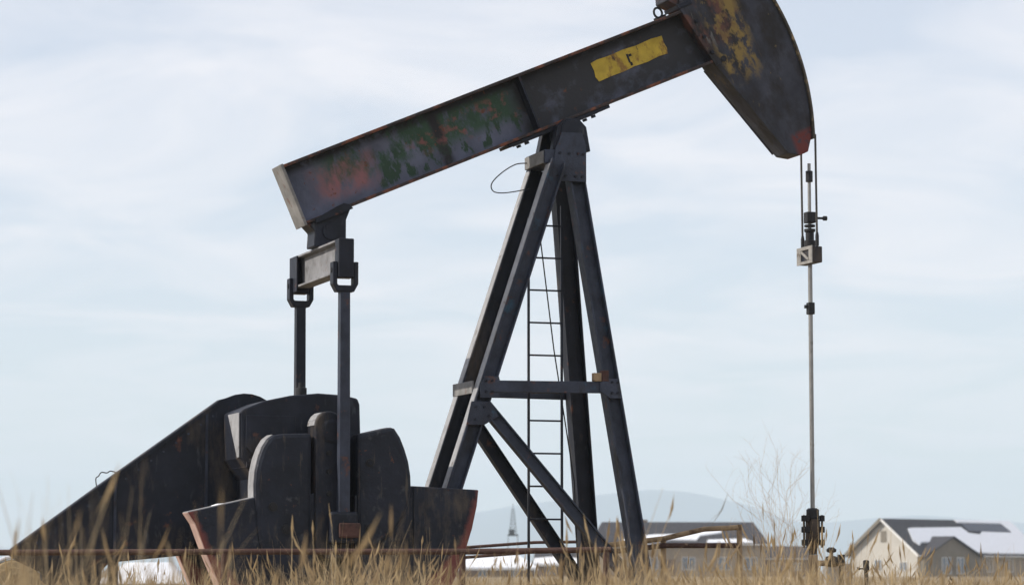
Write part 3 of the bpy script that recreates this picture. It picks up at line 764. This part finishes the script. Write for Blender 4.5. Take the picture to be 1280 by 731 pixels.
def window(root, x, z, w, hgt, side, W2, frame=.06, mullion=True, glass=None):
    """side '-y' (long front, at y=-W2) or '-x' (gable end, at x = 0)"""
    mb = MB(); g = MB()
    def bx(m_, a0, a1, z0, z1, d0, d1):
        if side == '-y': m_.box(a0, a1, -W2 - d1, -W2 - d0, z0, z1)
        else: m_.box(-d1, -d0, a0, a1, z0, z1)
    bx(mb, x - w / 2 - frame, x + w / 2 + frame, z - frame, z, .0, .08)
    bx(mb, x - w / 2 - frame, x + w / 2 + frame, z + hgt, z + hgt + frame, .0, .08)
    bx(mb, x - w / 2 - frame, x - w / 2, z, z + hgt, .0, .08)
    bx(mb, x + w / 2, x + w / 2 + frame, z, z + hgt, .0, .08)
    if mullion: bx(mb, x - .04, x + .04, z, z + hgt, .0, .07)
    wn = mb.build('window', M['white'], root)
    bx(g, x - w / 2, x + w / 2, z, z + hgt, .004, .03)
    g.build('pane', glass or M['glass'], wn)

# cream gabled house at the right
hA, rA, onA = gable_house('gabled_house', 'cream gabled house with snowy roof and solar panels at far right', (45.7, 347.5, 0), R(44), 25.5, 10.4, 2.85, 6.95, M['cream'], over=.55)
onA([(1.2, .62), (2.6, .30), (3.6, .28), (13.8, .24), (14.2, .40), (16.2, .44), (17.2, .36), (25.6, .38), (25.9, .96), (14.2, .95), (12.2, .93), (9.6, .80), (7.6, .66), (2.6, .66), (1.6, .74)], .16, 'snow_cover', M['snow'])
onA([(14.0, .02), (25.7, .02), (25.8, .10), (14.2, .09)], .14, 'snow_cover', M['snow'])
onA([(23.2, .10), (25.8, .10), (25.8, .40), (23.6, .38)], .15, 'snow_cover', M['snow'])
for k in range(7):
    x0 = 14.6 + k * 1.3
    onA([(x0, .13), (x0 + 1.24, .13), (x0 + 1.24, .345), (x0, .345)], .06, 'solar_panel', M['solar'], .09)
# bargeboards on the gable
MB().strut((-.60, 0, 7.00), (-.60, -5.75, 2.50), .26, .05, (1, 0, 0)).build('bargeboard', M['white'], hA)
MB().strut((-.60, 0, 7.06), (-.60, 5.75, 2.56), .42, .05, (1, 0, 0)).build('bargeboard', M['taupe'], hA)
window(hA, .9, .75, 1.0, 1.3, '-x', 0)
window(hA, -3.0, .75, 1.0, 1.0, '-x', 0)
MB().box(-.05, -.001, -.45, .45, 4.2, 5.6).build('gable_vent', M['taupe'], hA)
# front porch gable
pg = MB()
px0, px1, py = .3, 11.3, -5.2 - .8
pc = (px0 + px1) / 2
vs = [(px0, py, -.5), (px1, py, -.5), (px1, py, 2.5), (pc, py, 4.75), (px0, py, 2.5), (px0, -5.1, -.5), (px1, -5.1, -.5), (px1, -5.1, 2.5), (pc, -3.2, 4.75), (px0, -5.1, 2.5)]
pg.add(vs, [(0, 1, 2, 3, 4), (1, 6, 7, 2), (5, 0, 4, 9)])
porch = pg.build('porch', M['taupe'], hA)
for sg, xe in ((-1, px0 - .4), (1, px1 + .4)):
    q = [(xe, py - .4, 2.32), (pc, py - .4, 4.80), (pc, -2.2, 4.80), (xe, -5.2, 2.32)]
    vs = q + [(a, b, c + .15) for a, b, c in q]
    MB().add(vs, [(0, 1, 2, 3), (7, 6, 5, 4), (0, 4, 5, 1), (1, 5, 6, 2), (2, 6, 7, 3), (3, 7, 4, 0)]).build('porch_roof', M['shingle'], hA)
window(hA, 4.6, .4, 1.7, 1.9, '-y', 6.0)
window(hA, 7.4, .4, 1.3, 1.9, '-y', 6.0)
window(hA, 14.5, .6, 1.2, 1.5, '-y', 5.2)
window(hA, 18.5, .6, 1.6, 1.5, '-y', 5.2)
window(hA, 22.5, .6, 1.2, 1.5, '-y', 5.2)
MB().box(11.6, 25.4, -5.24, -5.202, -.4, 2.2).build('wainscot', M['tanwall'], hA)

# long dark roofed house between the samson post and the wellhead
hB, rB, onB = gable_house('long_house', 'long tan house with dark hipped roof between pump post and wellhead', (10.3, 349, 0), R(3), 20.4, 9.5, 4.05, 6.55, M['tanwall'], hip=1.3, over=.5)
onB([(5.0, .70), (7.0, .62), (11.0, .60), (13.4, .40), (15.2, .42), (15.4, .52), (12.6, .66), (12.0, .86), (9.0, .84), (6.2, .95), (3.2, .96), (3.0, .86)], .15, 'snow_cover', M['snow'])
onB([(13.4, .86), (18.0, .80), (19.0, .97), (13.2, .97)], .15, 'snow_cover', M['snow'])
for x in (2.4, 6.4, 11.0, 15.4, 18.6): window(hB, x, .9, 1.5, 1.4, '-y', 4.75)
MB().box(8.3, 9.3, -4.83, -4.752, -.3, 2.1).build('door', M['brownwall'], hB)
MB().box(5.8, 6.5, .3, 1.0, 5.6, 7.0).build('chimney', M['brownwall'], rB)

# low brown shed right of the long house
hC, rC, onC = gable_house('low_shed', 'low brown shed with dark roof just left of the wellhead', (31.0, 362, 0), R(10), 7.0, 5.0, 2.3, 3.7, M['brownwall'], over=.3)
window(hC, 2.2, .8, 1.0, .9, '-y', 2.5)
window(hC, 5.0, .8, 1.0, .9, '-y', 2.5)

# low snowy shed seen between counterweight and ladder
hD, rD, onD = gable_house('snowy_shed', 'low shed with snow covered roof behind the grass left of ladder', (-6.6, 329, 0), R(4), 9.0, 6.4, .95, 2.25, M['brownwall'], hip=1.8, over=.4)
onD([(-.2, .99), (.1, .85), (1.8, .04), (7.4, .03), (9.1, .85), (9.3, .99)], .14, 'snow_cover', M['snow'])
window(hD, 3.0, .1, .9, .7, '-y', 3.2)
window(hD, 6.6, .1, .9, .7, '-y', 3.2)
hE, rE, onE = gable_house('snowy_house', 'brown walled house with snowy roof low behind ladder and samson post', (3.4, 372, 0), R(-5), 9.0, 7.0, 1.5, 3.1, M['brownwall'], over=.4)
onE([(-.3, .60), (2.5, .45), (6.0, .62), (9.3, .35), (9.3, .98), (-.3, .98)], .14, 'snow_cover', M['snow'])
for x in (2.0, 4.6, 7.2): window(hE, x, .3, 1.1, .9, '-y', 3.5)

# far drilling mast
tw = empty('drilling_mast', (0.25, 700, 0))
tw.scale = (.47, .47, .47)
tag(tw, 'tiny lattice drilling mast far away left of the ladder', 'tower')
mb = MB()
for sx in (-1, 1):
    for sy_ in (-1, 1):
        mb.strut((sx * 1.9, sy_ * 1.9, 20), (sx * .5, sy_ * .5, 34), .28, .28, (1, 0, 0))
mast = mb.build('mast_leg', M['black'], tw)
mb = MB()
for i in range(7):
    z0, z1 = 20 + i * 2, 22 + i * 2
    w0, w1 = 1.9 - .1 * i * 2, 1.9 - .1 * (i + 1) * 2
    for sy_ in (-1, 1):
        mb.strut((-w0, sy_ * w0, z0), (w1, sy_ * w1, z1), .14, .14, (0, 1, 0)); mb.strut((w0, sy_ * w0, z0), (-w1, sy_ * w1, z1), .14, .14, (0, 1, 0))
        mb.strut((-w0, sy_ * w0, z0), (w0, sy_ * w0, z0), .14, .14, (0, 1, 0))
mb.build('lattice', M['black'], tw)
mb = MB()
for sx in (-1, 1):
    for sy_ in (-1, 1):
        mb.strut((sx * 3.2, sy_ * 2.4, 0), (sx * 2.4, sy_ * 2.2, 20), .30, .30, (1, 0, 0))
mb.box(-2.8, 2.8, -2.5, 2.5, 19.6, 20.4).box(-2.2, .8, -1.5, 1.5, 20.42, 23.0)
mb.build('substructure', M['black'], tw)
MB().tube([(0, 0, 34), (0, 0, 36.5)], .12, 6).build('aerial', M['black'], tw)

# ------------------------------------------------------------------ bare shrub
def bare_shrub(name, label, loc, height, stems, spread, seed):
    rnd = random.Random(seed)
    root = empty(name, loc); tag(root, label, 'shrub')
    for s in range(stems):
        mb = MB()
        def grow(p, d, ln, r, lvl):
            pts = [p.copy()]; n = 5
            for i in range(n):
                d = (d + Vector((rnd.gauss(0, .13), rnd.gauss(0, .13), rnd.gauss(.05, .06)))).normalized()
                p = p + d * (ln / n); pts.append(p.copy())
                if lvl < 3 and i >= (1 if lvl else 1) and rnd.random() < .85:
                    q = (d + Vector((rnd.gauss(0, .55), rnd.gauss(0, .55), rnd.gauss(.1, .3)))).normalized()
                    grow(p.copy(), q, ln * rnd.uniform(.32, .55), r * .55, lvl + 1)
            mb.tube(pts, r, 4, r * .35)
        a = rnd.uniform(0, 6.28)
        d = Vector((math.cos(a) * spread, math.sin(a) * spread, 1)).normalized()
        grow(Vector((rnd.gauss(0, .15), rnd.gauss(0, .15), 0)), d, height * rnd.uniform(.75, 1.05), .007, 0)
        mb.build('stem', M['twig'], root)
bare_shrub('bare_shrub', 'tall bare pale shrub of thin twigs left of the wellhead', (5.55, 58, 0), 2.4, 11, .19, 5)

# ------------------------------------------------------------------ dry grass
def grass_material():
    m = bpy.data.materials.new('dry_grass_blades'); m.use_nodes = True
    t = m.node_tree; p = t.nodes['Principled BSDF']; out = t.nodes['Material Output']
    at = t.nodes.new('ShaderNodeAttribute'); at.attribute_name = 'tone'
    rp = t.nodes.new('ShaderNodeValToRGB')
    e = rp.color_ramp.elements
    e[0].position = 0; e[0].color = (.18, .13, .08, 1)
    e[1].position = 1; e[1].color = (.66, .55, .37, 1)
    for pos, c in ((.25, (.33, .245, .145, 1)), (.6, (.47, .355, .205, 1)), (.85, (.58, .455, .27, 1))):
        x = rp.color_ramp.elements.new(pos); x.color = c
    t.links.new(at.outputs['Fac'], rp.inputs[0]); t.links.new(rp.outputs[0], p.inputs['Base Color'])
    p.inputs['Roughness'].default_value = .75; p.inputs['Specular IOR Level'].default_value = .25
    tr = t.nodes.new('ShaderNodeBsdfTranslucent'); t.links.new(rp.outputs[0], tr.inputs['Color'])
    mx = t.nodes.new('ShaderNodeMixShader'); mx.inputs[0].default_value = .35
    t.links.new(p.outputs[0], mx.inputs[1]); t.links.new(tr.outputs[0], mx.inputs[2]); t.links.new(mx.outputs[0], out.inputs['Surface'])
    return m
GM = grass_material()
def grass(name, label, bands, seed):
    rs = np.random.RandomState(seed)
    V, F, T = [], [], []
    nb = 0
    for (n, y0, y1, half, h_mean, h_sd, wid, head_p, *box) in bands:
        ys = np.sqrt(rs.uniform(y0 ** 2, y1 ** 2, n))
        cl = rs.randint(0, max(1, n // 9), n)                       # tufts
        cx = rs.uniform(-1, 1, n); cyv = rs.uniform(0, 1, n)
        yc = np.sqrt(y0 ** 2 + cyv[cl] * (y1 ** 2 - y0 ** 2))
        xc = cx[cl] * (half + yc * .23)
        X = xc + rs.normal(0, .10, n); Y = yc + rs.normal(0, .12, n)
        if len(box) == 4:                                           # one thick stand of grass
            X = box[0] + (box[1] - box[0]) * np.clip(rs.beta(2, 2, n // 5 + 1)[rs.randint(0, n // 5 + 1, n)] + rs.normal(0, .04, n), -.2, 1.2)
            Y = rs.uniform(box[2], box[3], n)
        for i in range(n):
            x, y = X[i], Y[i]
            # keep the skid and the moving weights free of stems
            dxl, dyl = x - .588, y - 32
            u = dxl * cy + dyl * sy; q = -dxl * sy + dyl * cy
            if -7.1 < u < 1.3 and -1.1 < q < 1.1: continue
            patch = .5 + .5 * math.sin(x * 1.35 + 1.0 + .5 * math.sin(y * .6)) * math.cos(y * .37 + x * .2)
            h = max(.25, rs.normal(h_mean, h_sd)) * (.80 + .36 * patch)
            for (ex_, ey_, ax_, ay_, k_) in ((-.3, 23, 1.1, 9, .84), (6.2, 24, 2.6, 11, .82), (-2.0, 25, .8, 8, .92)):   # grazed spots
                d2 = ((x - ex_) / ax_) ** 2 + ((y - ey_) / ay_) ** 2
                if d2 < 1: h *= k_ + (1 - k_) * d2
            a = rs.uniform(0, 6.283); lean = abs(rs.normal(0, .26)); la = rs.uniform(0, 6.283)
            droop = rs.rand() ** 2 * .75
            w = wid * rs.uniform(.6, 1.4)
            seed_head = rs.rand() < head_p
            tone = min(1, max(0, rs.normal(.55, .22)))
            z0 = float(ground_height(x, y)) if (abs(x) < 24 and 0 <= y <= 60) else 0.0
            dxw, dyw = math.cos(a) * w / 2, math.sin(a) * w / 2
            b = len(V); K = 4
            for k in range(K + 1):
                s = k / K
                off = h * (lean * s + droop * s ** 3)
                zz = h * (s - .5 * droop * s ** 3) * math.cos(lean)
                px, py, pz = x + math.cos(la) * off, y + math.sin(la) * off, z0 - .03 + zz
                ww = (1 - s) * .9 + .12 if not seed_head else .45
                V.append((px - dxw * ww, py - dyw * ww, pz)); V.append((px + dxw * ww, py + dyw * ww, pz))
                T.append(tone); T.append(tone)
            for k in range(K): F.append((b + 2 * k, b + 2 * k + 1, b + 2 * k + 3, b + 2 * k + 2))
            if seed_head:                                           # narrow diamond shaped head, crossed
                for ang in (a, a + 1.57):
                    ex, ey = math.cos(ang) * w * 1.1, math.sin(ang) * w * 1.1
                    b2 = len(V); hl = h * rs.uniform(.08, .16)
                    gx, gy = math.cos(la) * hl * (lean + droop), math.sin(la) * hl * (lean + droop)
                    V += [(px - gx, py - gy, pz - hl * .6), (px + ex, py + ey, pz), (px + gx * .6, py + gy * .6, pz + hl * .6), (px - ex, py - ey, pz)]
                    T += [tone * .8] * 4; F.append((b2, b2 + 1, b2 + 2, b2 + 3))
    me = bpy.data.meshes.new(name); me.from_pydata(V, [], F)
    at = me.attributes.new('tone', 'FLOAT', 'POINT'); at.data.foreach_set('value', np.array(T, dtype=np.float32))
    me.materials.append(GM)
    o = bpy.data.objects.new(name, me); col.objects.link(o)
    tag(o, label, 'grass', kind='stuff')
    return o
grass('dry_grass', 'tall dry straw coloured grass around the pump jack and rails',
      [(2200, 7.5, 15, .8, .78, .12, .007, .12),
       (15000, 15, 27.5, 2.5, .78, .13, .008, .12),
       (10000, 27.5, 36, 3.5, .78, .14, .009, .15),
       (700, 18, 27, 0, .98, .15, .008, .2, -1.75, -.25, 18, 27),
       (420, 18, 27, 0, .95, .13, .008, .2, .35, 1.05, 18, 27),
       (300, 18, 27, 0, .93, .12, .008, .2, 1.9, 2.8, 20, 27),
       (160, 9, 14, 0, .92, .10, .007, .1, -.75, -.1, 9, 14),
       (200, 9, 14, 0, .93, .10, .007, .1, -2.2, -1.2, 9, 14),
       (9000, 36, 70, 4, .62, .14, .011, .25),
       (12000, 70, 160, 6, .45, .12, .022, .0)], 11)

# ------------------------------------------------------------------ haze
hz = MB().box(-7900, 7900, -2900, 10600, -9, 330).build('haze', bpy.data.materials.new('thin_haze'))
hm = hz.data.materials[0]; hm.use_nodes = True
ht = hm.node_tree; ht.nodes.clear()
ho = ht.nodes.new('ShaderNodeOutputMaterial'); hv = ht.nodes.new('ShaderNodeVolumePrincipled')
hv.inputs['Color'].default_value = (.74, .885, 1.0, 1)
hv.inputs['Density'].default_value = 0.00022
hv.inputs['Anisotropy'].default_value = 0.0
ht.links.new(hv.outputs[0], ho.inputs['Volume'])
tag(hz, 'thin pale haze between the field and the far mountains', None, kind='stuff')
